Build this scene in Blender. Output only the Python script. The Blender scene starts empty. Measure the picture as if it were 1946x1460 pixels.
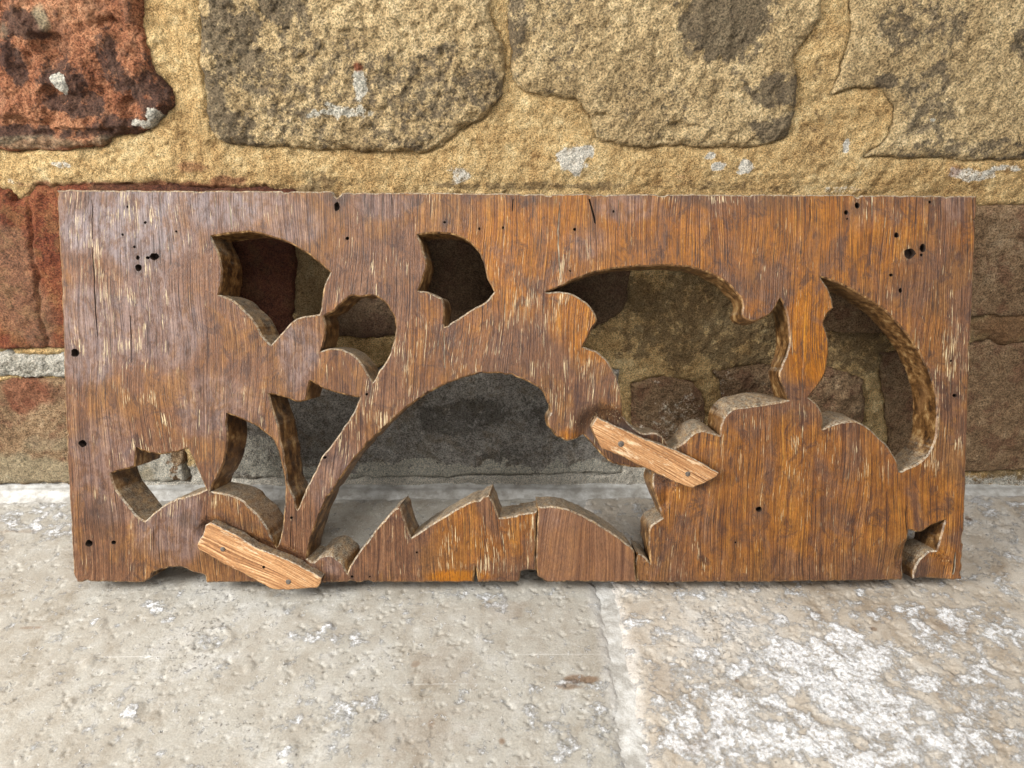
import bpy, math, random
import numpy as np
from mathutils import Vector
from mathutils.geometry import delaunay_2d_cdt

# ------------------------------------------------------------------ camera, world, lights
sc = bpy.context.scene
F_PX, CX, CY = 1450.0, 973.0, 730.0
PITCH, YAW, ROLL = math.radians(26.0), math.radians(1.1296), math.radians(0.5497)
CAM_H = 0.35746
fwd = np.array([math.sin(YAW)*math.cos(PITCH), math.cos(YAW)*math.cos(PITCH), -math.sin(PITCH)])
rgt = np.array([math.cos(YAW), -math.sin(YAW), 0.0])
upv = np.cross(rgt, fwd)
rgt, upv = rgt*math.cos(ROLL)+upv*math.sin(ROLL), -rgt*math.sin(ROLL)+upv*math.cos(ROLL)
cam_pos = np.array([0, 0, CAM_H])
cd = bpy.data.cameras.new('camera'); cam = bpy.data.objects.new('camera', cd)
sc.collection.objects.link(cam); sc.camera = cam
cd.sensor_width = 36; cd.lens = F_PX/1946*36; cd.clip_start = 0.01; cd.clip_end = 50
from mathutils import Matrix
m = Matrix(((rgt[0], upv[0], -fwd[0], 0), (rgt[1], upv[1], -fwd[1], 0), (rgt[2], upv[2], -fwd[2], CAM_H), (0, 0, 0, 1)))
cam.matrix_world = m
cd.dof.use_dof = True; cd.dof.focus_distance = 0.51; cd.dof.aperture_fstop = 11.0

w = bpy.data.worlds.new('World'); sc.world = w; w.use_nodes = True
bg = w.node_tree.nodes['Background']; bg.inputs[0].default_value = (0.90, 0.94, 1.0, 1); bg.inputs[1].default_value = 0.27

def area(name, loc, target, size, size_y, power, col):
    l = bpy.data.lights.new(name, 'AREA'); l.shape = 'RECTANGLE'; l.size = size; l.size_y = size_y
    l.energy = power; l.color = col
    o = bpy.data.objects.new(name, l); sc.collection.objects.link(o); o.location = loc
    d = Vector(target)-Vector(loc); o.rotation_euler = d.to_track_quat('-Z', 'Y').to_euler()
    return o
area('left_key_light', (-1.05, -0.12, 0.68), (0.0, 0.48, 0.14), 0.45, 0.45, 24.0, (1.0, 0.98, 0.95))  # soft key lamp from the upper left, source unseen
area('soft_light', (0.10, -0.32, 1.34), (0.05, 0.45, 0.16), 0.9, 0.6, 15.0, (1.0, 0.97, 0.93))
area('low_front_fill', (0.05, -1.15, 0.42), (0.0, 0.54, 0.08), 1.1, 0.5, 4.5, (1.0, 0.99, 0.97))  # added fill lamp with no real source, lifts the arch and lower wood
sc.view_settings.view_transform = 'Standard'; sc.view_settings.look = 'None'
sc.view_settings.exposure = 0.28; sc.view_settings.gamma = 1.0
sc.render.engine = 'CYCLES'

# ------------------------------------------------------------------ traced pixel -> real surface
TH = math.radians(22.0187); PH = 0.25799; PW = 0.6; PT = 0.033
P0 = np.array([-0.28466, 0.404725, PT*math.sin(TH)])
PU = np.array([1.0, 0, 0]); PV = np.array([0, math.sin(TH), math.cos(TH)]); PB = np.array([0, math.cos(TH), -math.sin(TH)])
WALL_Y = 0.540
def ray(px, py): return rgt*(px-CX)/F_PX - upv*(py-CY)/F_PX + fwd
def panel_pt(px, py, depth=0.0):
    d = ray(px, py); o = P0+PB*depth
    s = np.dot(o-cam_pos, PB)/np.dot(d, PB); q = cam_pos+d*s-P0
    return (float(np.dot(q, PU)), float(np.dot(q, PV)))
def wall_pt(px, py):
    d = ray(px, py); s = WALL_Y/d[1]; q = cam_pos+d*s
    return (float(q[0]), float(q[2]))
def floor_pt(px, py):
    d = ray(px, py); s = -CAM_H/d[2]; q = cam_pos+d*s
    return (float(q[0]), float(q[1]))

# ------------------------------------------------------------------ noise
def vnoise(x, y, seed):
    rs = np.random.RandomState(seed); N = 256; T = rs.rand(N, N)
    xi = np.floor(x).astype(int); yi = np.floor(y).astype(int); fx = x-xi; fy = y-yi
    fx = fx*fx*fx*(fx*(fx*6-15)+10); fy = fy*fy*fy*(fy*(fy*6-15)+10)
    a = T[xi % N, yi % N]; b = T[(xi+1) % N, yi % N]; c = T[xi % N, (yi+1) % N]; d = T[(xi+1) % N, (yi+1) % N]
    return (a*(1-fx)+b*fx)*(1-fy)+(c*(1-fx)+d*fx)*fy*1.0
def fbm(x, y, freq, octv=4, seed=1, gain=0.5):
    s = 0; a = 1; t = 0
    for i in range(octv):
        ang = 0.7*i+seed; xr = x*math.cos(ang)-y*math.sin(ang); yr = x*math.sin(ang)+y*math.cos(ang)
        s = s+a*(vnoise(xr*freq+i*17.3, yr*freq+i*9.1, seed*31+i)-0.5)*2; t += a; a *= gain; freq *= 2.03
    return s/t
def sstep(a, b, x):
    t = np.clip((x-a)/(b-a), 0, 1); return t*t*(3-2*t)
def blobs(x, y, lst, warp=0.25, freq=60, seed=5):
    """soft irregular patches; lst = (cx, cy, rx, ry, strength)"""
    n = fbm(x, y, freq, 4, seed); out = np.zeros_like(x)
    for cx, cy, rx, ry, st in lst:
        d = np.sqrt(((x-cx)/rx)**2+((y-cy)/ry)**2)+n*warp*2
        out = np.maximum(out, st*(1-sstep(0.6, 1.15, d)))
    return out

# ------------------------------------------------------------------ objects and nodes
COL = sc.collection
def tag(o, label=None, cat=None, group=None, kind=None):
    if label: o['label'] = label
    if cat: o['category'] = cat
    if group: o['group'] = group
    if kind: o['kind'] = kind
    return o
def empty(name, loc=(0, 0, 0)):
    o = bpy.data.objects.new(name, None); COL.objects.link(o); o.location = loc; o.empty_display_size = 0.05; return o
def link_mesh(name, V, Fc, mats, parent=None, mask=None, mat_idx=None, smooth=True, angle=None):
    me = bpy.data.meshes.new(name); me.from_pydata([tuple(map(float, v)) for v in V], [], [tuple(int(i) for i in f) for f in Fc])
    for mm in mats: me.materials.append(mm)
    if mat_idx is not None: me.polygons.foreach_set('material_index', np.array(mat_idx, dtype=np.int32))
    if mask is not None:
        at = me.attributes.new('mask', 'FLOAT_COLOR', 'POINT'); at.data.foreach_set('color', np.asarray(mask, dtype=np.float32).ravel())
    me.update()
    if smooth: me.shade_smooth()
    if angle: me.set_sharp_from_angle(angle=math.radians(angle))
    o = bpy.data.objects.new(name, me); COL.objects.link(o); o.parent = parent
    return o

class NT:
    def __init__(s, name):
        s.m = bpy.data.materials.new(name); s.m.use_nodes = True; s.t = s.m.node_tree; s.N = s.t.nodes; s.L = s.t.links
        s.b = s.N['Principled BSDF']; s.obj = s.new('ShaderNodeTexCoord').outputs['Object']
    def new(s, k): return s.N.new(k)
    def put(s, inp, v):
        if isinstance(v, bpy.types.NodeSocket): s.L.new(v, inp)
        elif isinstance(v, (tuple, list)) and len(v) == 3 and inp.type == 'RGBA': inp.default_value = (*v, 1)
        else: inp.default_value = v
    def mapv(s, sc_, vec=None, loc=(0, 0, 0)):
        n = s.new('ShaderNodeMapping'); n.inputs['Scale'].default_value = sc_; n.inputs['Location'].default_value = loc
        s.put(n.inputs['Vector'], vec or s.obj); return n.outputs[0]
    def noise(s, vec, scale=1.0, detail=4, rough=0.55, dist=0.0, ntype='FBM'):
        n = s.new('ShaderNodeTexNoise'); n.noise_type = ntype
        n.inputs['Scale'].default_value = scale; n.inputs['Detail'].default_value = detail
        n.inputs['Roughness'].default_value = rough; n.inputs['Distortion'].default_value = dist
        s.put(n.inputs['Vector'], vec); return n.outputs[0]
    def voro(s, vec, scale, feat='F1', rnd=1.0):
        n = s.new('ShaderNodeTexVoronoi'); n.feature = feat; n.inputs['Scale'].default_value = scale
        n.inputs['Randomness'].default_value = rnd; s.put(n.inputs['Vector'], vec); return n.outputs['Distance']
    def mth(s, op, a, b=0.0, c=0.0, clamp=False):
        n = s.new('ShaderNodeMath'); n.operation = op; n.use_clamp = clamp
        s.put(n.inputs[0], a); s.put(n.inputs[1], b); s.put(n.inputs[2], c); return n.outputs[0]
    def step(s, a, lo, hi):
        n = s.new('ShaderNodeMapRange'); n.interpolation_type = 'SMOOTHSTEP'
        s.put(n.inputs['Value'], a); n.inputs['From Min'].default_value = lo; n.inputs['From Max'].default_value = hi
        return n.outputs[0]
    def ramp(s, fac, stops):
        n = s.new('ShaderNodeValToRGB'); s.put(n.inputs[0], fac); e = n.color_ramp.elements
        while len(e) < len(stops): e.new(0.5)
        for i, (p, c) in enumerate(stops): e[i].position = p; e[i].color = (*c, 1)
        return n.outputs[0]
    def mix(s, fac, a, b, mode='MIX'):
        n = s.new('ShaderNodeMix'); n.data_type = 'RGBA'; n.blend_type = mode
        s.put(n.inputs[0], fac); s.put(n.inputs[6], a); s.put(n.inputs[7], b); return n.outputs[2]
    def mask(s):
        n = s.new('ShaderNodeAttribute'); n.attribute_name = 'mask'
        q = s.new('ShaderNodeSeparateColor'); s.L.new(n.outputs['Color'], q.inputs[0])
        return q.outputs[0], q.outputs[1], q.outputs[2], n.outputs['Alpha']
    def bump(s, h, dist, strength=1.0, normal=None):
        n = s.new('ShaderNodeBump'); n.inputs['Distance'].default_value = dist; n.inputs['Strength'].default_value = strength
        s.put(n.inputs['Height'], h)
        if normal: s.L.new(normal, n.inputs['Normal'])
        return n.outputs[0]
    def done(s, col, rough, normal=None, spec=0.5):
        s.put(s.b.inputs['Base Color'], col); s.put(s.b.inputs['Roughness'], rough)
        s.b.inputs['Specular IOR Level'].default_value = spec
        if normal: s.L.new(normal, s.b.inputs['Normal'])
        return s.m

# ------------------------------------------------------------------ materials
def wood_front(name, horiz=None, fresh=False, smooth_=False):
    n = NT(name); O, G, D, A = n.mask()
    vec = n.obj
    if horiz is not None:
        mp = n.new('ShaderNodeMapping'); mp.inputs['Rotation'].default_value = (0, horiz, 0); n.put(mp.inputs['Vector'], vec); vec = mp.outputs[0]
    wv = n.noise(n.mapv((9, 9, 5), vec), 1, 2)                       # wandering grain
    cmb = n.new('ShaderNodeCombineXYZ'); n.put(cmb.inputs[0], n.mth('MULTIPLY', n.mth('SUBTRACT', wv, 0.5), 0.034))
    va = n.new('ShaderNodeVectorMath'); va.operation = 'ADD'; n.put(va.inputs[0], vec); n.L.new(cmb.outputs[0], va.inputs[1]); vec = va.outputs[0]
    n1 = n.noise(n.mapv((480, 480, 5), vec), 1, 6, 0.68)
    n2 = n.noise(n.mapv((1600, 1600, 14), vec), 1, 4, 0.65)
    blotch = n.noise(n.mapv((34, 34, 22), vec), 1, 7, 0.70, 0.6)
    fine = n.noise(n.mapv((1300, 1300, 500), vec), 1, 3, 0.7)
    f = n.mth('ADD', n.mth('MULTIPLY', n1, 0.40), n.mth('MULTIPLY', n2, 0.60))
    if fresh:
        col = n.ramp(f, [(0.36, (0.08, 0.03, 0.012)), (0.45, (0.30, 0.14, 0.055)), (0.54, (0.50, 0.27, 0.12)), (0.66, (0.76, 0.53, 0.30))])
        col = n.mix(n.mth('MULTIPLY', n.step(blotch, 0.50, 0.62), 0.5), col, (0.33, 0.155, 0.06))
        col = n.mix(n.mth('MULTIPLY', n.step(n.noise(n.mapv((300, 300, 60), vec, (4, 4, 4)), 1, 4, 0.7), 0.56, 0.64), 0.5), col, (0.85, 0.68, 0.45))
    else:
        col = n.ramp(f, [(0.34, (0.027, 0.011, 0.006)), (0.44, (0.086, 0.036, 0.017)), (0.53, (0.147, 0.068, 0.032)), (0.66, (0.246, 0.136, 0.073))])
        org = n.ramp(f, [(0.34, (0.052, 0.016, 0.001)), (0.44, (0.176, 0.054, 0.002)), (0.53, (0.300, 0.107, 0.004)), (0.66, (0.449, 0.207, 0.015))])
        tan = n.ramp(f, [(0.34, (0.060, 0.025, 0.005)), (0.44, (0.134, 0.054, 0.011)), (0.53, (0.220, 0.096, 0.019)), (0.66, (0.334, 0.183, 0.045))])
        col = n.mix(n.mth('MULTIPLY', n.step(blotch, 0.48, 0.58), 0.50), col, tan)
        col = n.mix(n.mth('MULTIPLY', n.mth('MULTIPLY', O, n.step(blotch, 0.36, 0.52)), 1.0), col, org)
        b2 = n.noise(n.mapv((75, 75, 50), vec, (3, 1, 7)), 1, 8, 0.75, 0.9)
        col = n.mix(n.mth('MULTIPLY', n.step(b2, 0.52, 0.62), 0.66), col, (0.050, 0.024, 0.017))
        b3 = n.noise(n.mapv((150, 150, 90), vec, (6, 1, 2)), 1, 6, 0.75, 0.4)
        col = n.mix(0.65, col, n.ramp(b3, [(0.36, (0.62, 0.58, 0.56)), (0.5, (1, 1, 1)), (0.64, (1.40, 1.36, 1.26))]), 'MULTIPLY')
        gcol = n.ramp(f, [(0.36, (0.079, 0.062, 0.065)), (0.5, (0.190, 0.152, 0.153)), (0.64, (0.318, 0.269, 0.257))])
        gb = n.mth('ADD', n.mth('MULTIPLY', n.step(b3, 0.40, 0.58), 0.75), 0.25)
        col = n.mix(n.mth('MULTIPLY', n.mth('MULTIPLY', G, gb), 0.85), col, gcol)
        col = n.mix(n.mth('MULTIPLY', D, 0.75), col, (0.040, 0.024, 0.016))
        fl = n.noise(n.mapv((2100, 2100, 60), vec, (11, 3, 5)), 1, 2, 0.5)
        pat = n.noise(n.mapv((90, 90, 30), vec, (5, 8, 1)), 1, 4, 0.65)
        thr = n.mth('ADD', n.mth('MULTIPLY', n.mth('SUBTRACT', pat, 0.5), 0.75), n.mth('MULTIPLY', A, 0.10))
        s = n.step(n.mth('ADD', fl, thr), 0.715, 0.765)
        col = n.mix(n.mth('MULTIPLY', s, 0.75), col, (0.62, 0.50, 0.30))
        for rz, of, sx in ((1.35, 2.0, 9), (1.75, 6.0, 12), (0.95, 9.0, 14)):
            mp = n.new('ShaderNodeMapping'); mp.inputs['Rotation'].default_value = (0, rz, 0); mp.inputs['Location'].default_value = (of, 0, of*.4); mp.inputs['Scale'].default_value = (900, 1, sx)
            n.put(mp.inputs['Vector'], n.obj); sn = n.step(n.noise(mp.outputs[0], 1, 1, 0.4), 0.755, 0.80)
            col = n.mix(n.mth('MULTIPLY', sn, 0.30), col, (0.42, 0.30, 0.20))
        dk = n.step(n.mth('ADD', n.noise(n.mapv((1300, 1300, 34), vec, (2, 9, 4)), 1, 2, 0.5), n.mth('MULTIPLY', n.mth('SUBTRACT', 0.5, pat), 0.25)), 0.585, 0.65)
        col = n.mix(n.mth('MULTIPLY', dk, 0.72), col, (0.028, 0.015, 0.010))
    if smooth_:
        col = n.mix(0.62, col, n.ramp(n1, [(0.35, (0.10, 0.042, 0.020)), (0.6, (0.215, 0.105, 0.052))]))
    col = n.mix(0.8, col, n.ramp(fine, [(0.3, (0.66, 0.66, 0.66)), (0.7, (1.34, 1.32, 1.28))]), 'MULTIPLY')
    h = n.mth('ADD', n.mth('MULTIPLY', n2, 0.9), n.mth('MULTIPLY', n1, 0.5))
    nm = n.bump(h, (0.0008 if smooth_ else 0.0014) if not fresh else 0.0020, 0.7); nm = n.bump(fine, 0.0006, 0.5, nm)
    rough = n.mth('ADD', n.mth('MULTIPLY', blotch, 0.36), 0.19 if not fresh else 0.5)
    return n.done(col, rough, nm, 0.30)

def wood_carved():
    n = NT('carved_edge_wood')
    a = n.noise(n.mapv((300, 110, 90)), 1, 7, 0.70, 0.1); b = n.noise(n.obj, 800, 4, 0.7); p = n.noise(n.obj, 38, 4, 0.6)
    col = n.ramp(a, [(0.38, (0.032, 0.013, 0.004)), (0.47, (0.101, 0.045, 0.012)), (0.55, (0.216, 0.110, 0.037)), (0.64, (0.403, 0.258, 0.112))])
    col = n.mix(n.mth('MULTIPLY', n.step(p, 0.5, 0.65), 0.5), col, (0.20, 0.10, 0.04))
    geo = n.new('ShaderNodeNewGeometry'); sx = n.new('ShaderNodeSeparateXYZ'); n.L.new(geo.outputs['True Normal'], sx.inputs[0])
    dust = n.mth('MULTIPLY', n.step(sx.outputs[2], 0.15, 0.75), n.mth('ADD', n.mth('MULTIPLY', n.step(b, 0.40, 0.6), 0.55), 0.12))
    col = n.mix(dust, col, (0.42, 0.38, 0.30))
    col = n.mix(0.6, col, n.ramp(b, [(0.3, (0.6, 0.6, 0.6)), (0.7, (1.4, 1.4, 1.35))]), 'MULTIPLY')
    nm = n.bump(a, 0.0009, 0.5); nm = n.bump(b, 0.0006, 0.6, nm)
    return n.done(col, 0.42, nm, 0.5)

def dark_hole():
    n = NT('worm_hole_wood'); a = n.noise(n.obj, 400, 3)
    return n.done(n.ramp(a, [(0.3, (0.008, 0.004, 0.002)), (0.7, (0.05, 0.025, 0.012))]), 0.8)

def crack_dust():
    n = NT('filler_in_seam'); a = n.noise(n.mapv((300, 300, 120)), 1, 4, 0.6)
    return n.done(n.ramp(a, [(0.35, (0.08, 0.05, 0.03)), (0.5, (0.30, 0.25, 0.18)), (0.65, (0.5, 0.44, 0.33))]), 0.8)

def stone_mat(name, cols, dark=(0.05, 0.046, 0.04), dark_amt=0.5, dlo=0.50, lime=(0.72, 0.68, 0.58), freq=1.0, grain=900, bumpd=0.0022, extra=None):
    n = NT(name); R, G, B, A = n.mask()
    big = n.noise(n.obj, 26*freq, 5, 0.6, 0.5); mid = n.noise(n.obj, 170*freq, 8, 0.74, 0.3); gr = n.noise(n.obj, grain, 4, 0.75)
    v = n.voro(n.obj, 420)
    f = n.mth('ADD', n.mth('ADD', n.mth('MULTIPLY', big, 0.30), n.mth('MULTIPLY', mid, 0.40)), n.mth('MULTIPLY', gr, 0.30))
    col = n.ramp(f, [(0.39, cols[0]), (0.47, cols[1]), (0.54, cols[2]), (0.62, cols[3])])
    if extra:
        e = n.step(n.noise(n.mapv((1, 1, 1), None, (7, 2, 9)), 60, 7, 0.7), 0.50, 0.60)
        col = n.mix(n.mth('MULTIPLY', e, extra[1]), col, extra[0])
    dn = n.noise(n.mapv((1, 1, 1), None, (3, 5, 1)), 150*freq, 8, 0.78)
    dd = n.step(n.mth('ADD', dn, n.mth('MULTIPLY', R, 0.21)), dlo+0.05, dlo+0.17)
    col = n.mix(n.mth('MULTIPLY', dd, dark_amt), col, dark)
    gs = n.step(gr, 0.57, 0.66)
    col = n.mix(n.mth('MULTIPLY', gs, 0.35), col, dark)
    li = n.step(n.mth('ADD', n.mth('ADD', n.mth('MULTIPLY', mid, 0.7), n.mth('MULTIPLY', gr, 0.5)), n.mth('MULTIPLY', G, 0.42)), 0.83, 0.97)
    col = n.mix(n.mth('MULTIPLY', li, 0.9), col, lime)
    col = n.mix(B, col, n.ramp(mid, [(0.35, (0.30, 0.24, 0.15)), (0.65, (0.50, 0.41, 0.26))]))
    col = n.mix(A, col, n.ramp(mid, [(0.35, (0.16, 0.04, 0.02)), (0.65, (0.34, 0.10, 0.05))]))
    col = n.mix(0.9, col, n.ramp(gr, [(0.38, (0.36, 0.41, 0.40)), (0.5, (0.98, 0.98, 0.97)), (0.64, (1.55, 1.52, 1.45))]), 'MULTIPLY')
    nm = n.bump(n.mth('ADD', mid, n.mth('MULTIPLY', v, 0.15)), bumpd*3.2, 1.0); nm = n.bump(gr, bumpd*1.3, 1.0, nm)
    return n.done(col, 0.88, nm, 0.25)

def floor_mat(name, warm):
    n = NT(name); R, G, B, A = n.mask()
    big = n.noise(n.obj, 9, 5, 0.6, 0.6); mid = n.noise(n.mapv((60, 45, 60)), 1, 6, 0.62, 0.4); gr = n.noise(n.obj, 900, 4, 0.75)
    f = n.mth('ADD', n.mth('MULTIPLY', big, 0.5), n.mth('MULTIPLY', mid, 0.5))
    if warm: c = [(0.30, 0.245, 0.185), (0.40, 0.35, 0.285), (0.47, 0.43, 0.37), (0.54, 0.52, 0.48)]
    else: c = [(0.25, 0.22, 0.175), (0.325, 0.30, 0.255), (0.375, 0.358, 0.315), (0.44, 0.43, 0.40)]
    col = n.ramp(f, [(0.37, c[0]), (0.45, c[1]), (0.54, c[2]), (0.64, c[3])])
    fib = n.noise(n.mapv((130, 330, 130), None, (1, 6, 2)), 1, 7, 0.72, 0.2)
    fs = n.step(fib, 0.55, 0.72)
    col = n.mix(n.mth('MULTIPLY', fs, 0.32), col, (0.30, 0.245, 0.19))
    ls = n.step(n.noise(n.mapv((90, 160, 90), None, (6, 3, 2)), 1, 8, 0.75), 0.53, 0.68)
    col = n.mix(n.mth('MULTIPLY', ls, 0.35), col, (0.62, 0.61, 0.58))
    sp = n.noise(n.mapv((1, 1.0, 1), None, (9, 1, 2)), 330, 6, 0.74)
    ss = n.step(n.mth('ADD', sp, n.mth('MULTIPLY', n.mth('SUBTRACT', big, 0.5), 0.5)), 0.65, 0.72)
    col = n.mix(n.mth('MULTIPLY', ss, 0.45), col, (0.20, 0.165, 0.13))
    cr = n.noise(n.mapv((1, 1, 1), None, (4, 4, 4)), 75, 10, 0.72, 0.1)
    cs = n.step(n.mth('ADD', cr, n.mth('MULTIPLY', R, 0.20)), 0.57, 0.68)
    cg = n.noise(n.obj, 420, 5, 0.7)
    col = n.mix(n.mth('MULTIPLY', cs, n.step(cg, 0.30, 0.55)), col, n.ramp(cg, [(0.4, (0.60, 0.605, 0.61)), (0.6, (0.80, 0.81, 0.82))]))
    # hairline scratches
    for rz, of in ((0.9, 1.0), (-0.35, 5.0), (0.55, 9.0)):
        mp = n.new('ShaderNodeMapping'); mp.inputs['Rotation'].default_value = (0, 0, rz); mp.inputs['Location'].default_value = (of, of*.3, 0); mp.inputs['Scale'].default_value = (6, 700, 1)
        n.put(mp.inputs['Vector'], n.obj); sn = n.step(n.noise(mp.outputs[0], 1, 1, 0.4), 0.76, 0.79)
        col = n.mix(n.mth('MULTIPLY', sn, 0.35), col, (0.8, 0.8, 0.78))
    col = n.mix(n.mth('MULTIPLY', G, 0.75), col, (0.17, 0.105, 0.06))
    col = n.mix(n.mth('MULTIPLY', B, 0.55), col, (0.70, 0.70, 0.69))
    # little open pits: dark hollow with a highlight painted as a pale rim
    pv = n.noise(n.mapv((1, 0.8, 1), None, (2, 8, 3)), 260, 3, 0.55)
    pd = n.mth('ADD', pv, n.mth('MULTIPLY', n.mth('SUBTRACT', n.noise(n.mapv((1, 1, 1), None, (8, 8, 3)), 35, 3, 0.6), 0.5), 0.35))
    rim = n.mth('SUBTRACT', n.step(pd, 0.66, 0.69), n.step(pd, 0.71, 0.735)); pit = n.step(pd, 0.72, 0.75)
    col = n.mix(n.mth('MULTIPLY', rim, 0.6), col, (0.72, 0.72, 0.70)); col = n.mix(n.mth('MULTIPLY', pit, 0.5), col, (0.16, 0.14, 0.12))
    col = n.mix(0.7, col, n.ramp(gr, [(0.34, (0.72, 0.72, 0.72)), (0.66, (1.28, 1.28, 1.28))]), 'MULTIPLY')
    h = n.mth('ADD', n.mth('MULTIPLY', cs, 0.12), n.mth('MULTIPLY', ss, -0.6)); h = n.mth('ADD', h, n.mth('MULTIPLY', n.mth('MULTIPLY', cg, n.mth('ADD', n.mth('MULTIPLY', cs, 0.8), 0.15)), 1.2)); h = n.mth('ADD', h, n.mth('SUBTRACT', n.mth('MULTIPLY', rim, 0.4), n.mth('MULTIPLY', pit, 1.0)))
    nm = n.bump(h, 0.0016, 0.9); nm = n.bump(gr, 0.0006, 0.7, nm)
    rough = n.mth('ADD', n.mth('MULTIPLY', cs, 0.3), 0.42)
    return n.done(col, rough, nm, 0.4)

def grout_mat():
    n = NT('grey_grout'); R, G, B, A = n.mask(); a = n.noise(n.obj, 90, 6, 0.65); gr = n.noise(n.obj, 800, 3, 0.7)
    col = n.ramp(a, [(0.38, (0.32, 0.305, 0.275)), (0.5, (0.46, 0.45, 0.42)), (0.62, (0.58, 0.58, 0.56))])
    col = n.mix(n.mth('MULTIPLY', R, 0.6), col, (0.25, 0.24, 0.22))
    nm = n.bump(a, 0.002, 0.5); nm = n.bump(gr, 0.0008, 0.7, nm)
    return n.done(col, 0.85, nm, 0.3)

def nail_mat():
    n = NT('dull_iron'); a = n.noise(n.obj, 900, 3)
    n.b.inputs['Metallic'].default_value = 0.3
    return n.done(n.ramp(a, [(0.3, (0.05, 0.038, 0.03)), (0.7, (0.17, 0.14, 0.11))]), 0.7)

M_WOOD = wood_front('old_oak_face'); M_PATCH = wood_front('reddish_patch_face', horiz=math.radians(-8), smooth_=True); M_FRESH = wood_front('pale_batten_wood', horiz=math.radians(64), fresh=True)
M_CARVE = wood_carved(); M_HOLE = dark_hole(); M_SEAM = crack_dust(); M_NAIL = nail_mat()
M_MORTAR = stone_mat('sandy_mortar', [(0.32, 0.175, 0.065), (0.58, 0.375, 0.16), (0.76, 0.54, 0.26), (0.90, 0.73, 0.42)], dark=(0.16, 0.105, 0.055), dark_amt=0.7, dlo=0.53, lime=(0.78, 0.74, 0.66), grain=1100, bumpd=0.0018)
M_YEL = stone_mat('yellow_stock_brick', [(0.250, 0.169, 0.082), (0.510, 0.362, 0.184), (0.749, 0.555, 0.296), (0.936, 0.743, 0.459)], dark=(0.075, 0.062, 0.052), dark_amt=0.72, dlo=0.50, grain=800, bumpd=0.0026)
M_RED = stone_mat('red_brick', [(0.151, 0.052, 0.026), (0.336, 0.125, 0.060), (0.504, 0.224, 0.112), (0.630, 0.344, 0.192)], dark=(0.065, 0.042, 0.036), dark_amt=0.8, dlo=0.50, grain=800, bumpd=0.0028, extra=((0.32, 0.19, 0.12), 0.35))
M_DRED = stone_mat('dark_red_brick', [(0.095, 0.030, 0.014), (0.190, 0.050, 0.024), (0.285, 0.090, 0.039), (0.399, 0.180, 0.077)], dark=(0.06, 0.03, 0.02), dark_amt=0.6, dlo=0.51, grain=900, bumpd=0.0018, extra=((0.30, 0.15, 0.06), 0.5))
M_BROWN = stone_mat('brown_brick', [(0.16, 0.095, 0.05), (0.30, 0.185, 0.10), (0.42, 0.275, 0.155), (0.56, 0.41, 0.26)], dark=(0.07, 0.045, 0.03), dark_amt=0.6, dlo=0.50, grain=900, bumpd=0.002, extra=((0.20, 0.075, 0.045), 0.45))
M_GREY = stone_mat('grey_brick', [(0.18, 0.155, 0.13), (0.36, 0.325, 0.285), (0.54, 0.50, 0.45), (0.78, 0.75, 0.70)], dark=(0.08, 0.07, 0.055), dark_amt=0.6, dlo=0.50, grain=900, bumpd=0.002, extra=((0.26, 0.19, 0.11), 0.4))
M_PUMICE = stone_mat('white_pitted_mortar', [(0.32, 0.28, 0.22), (0.50, 0.46, 0.38), (0.64, 0.60, 0.52), (0.76, 0.73, 0.66)], dark=(0.12, 0.10, 0.08), dark_amt=0.7, dlo=0.48, grain=700, bumpd=0.004)
M_TILE_L = floor_mat('travertine', False); M_TILE_R = floor_mat('crusted_travertine', True); M_GROUT = grout_mat()

# ------------------------------------------------------------------ outlines
def smooth_loop(pts, step, closed=True, corner=48):
    """Catmull-Rom through the points, kept sharp at corners; pts rows (x, y, extra)"""
    P = np.array(pts, float); n = len(P)
    def ang(i):
        a = P[i, :2]-P[(i-1) % n, :2]; b = P[(i+1) % n, :2]-P[i, :2]
        c = np.dot(a, b)/(np.linalg.norm(a)*np.linalg.norm(b)+1e-12); return math.degrees(math.acos(max(-1, min(1, c))))
    def lr(i):
        a = np.linalg.norm(P[i, :2]-P[(i-1) % n, :2]); b = np.linalg.norm(P[(i+1) % n, :2]-P[i, :2]); return max(a, b)/(min(a, b)+1e-9)
    cor = [ang(i) > corner or (ang(i) > 14 and lr(i) > 3.2) for i in range(n)]
    out = []; flag = []
    for i in range(n):
        p1 = P[i]; p2 = P[(i+1) % n]
        p0 = p1 if cor[i] else P[(i-1) % n]; p3 = p2 if cor[(i+1) % n] else P[(i+2) % n]
        L = np.linalg.norm(p2[:2]-p1[:2]); k = max(1, int(round(L/step)))
        # limit tangents so uneven spacing does not overshoot
        def tg(a, b, c):
            la = np.linalg.norm(b[:2]-a[:2]); lb = np.linalg.norm(c[:2]-b[:2])
            if la < 1e-9: return (c-b)
            if lb < 1e-9: return (b-a)
            return ((b-a)/la*0.5+(c-b)/lb*0.5)*L
        m1 = tg(p0, p1, p2); m2 = tg(p1, p2, p3)
        for j in range(k):
            t = j/k; h00 = 2*t**3-3*t**2+1; h10 = t**3-2*t**2+t; h01 = -2*t**3+3*t**2; h11 = t**3-t**2
            q = h00*p1+h10*m1+h01*p2+h11*m2; q[2:] = p1[2:]*(1-t)+p2[2:]*t
            out.append(q); flag.append(cor[i] and j == 0)
    return np.array(out), np.array(flag)

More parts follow.
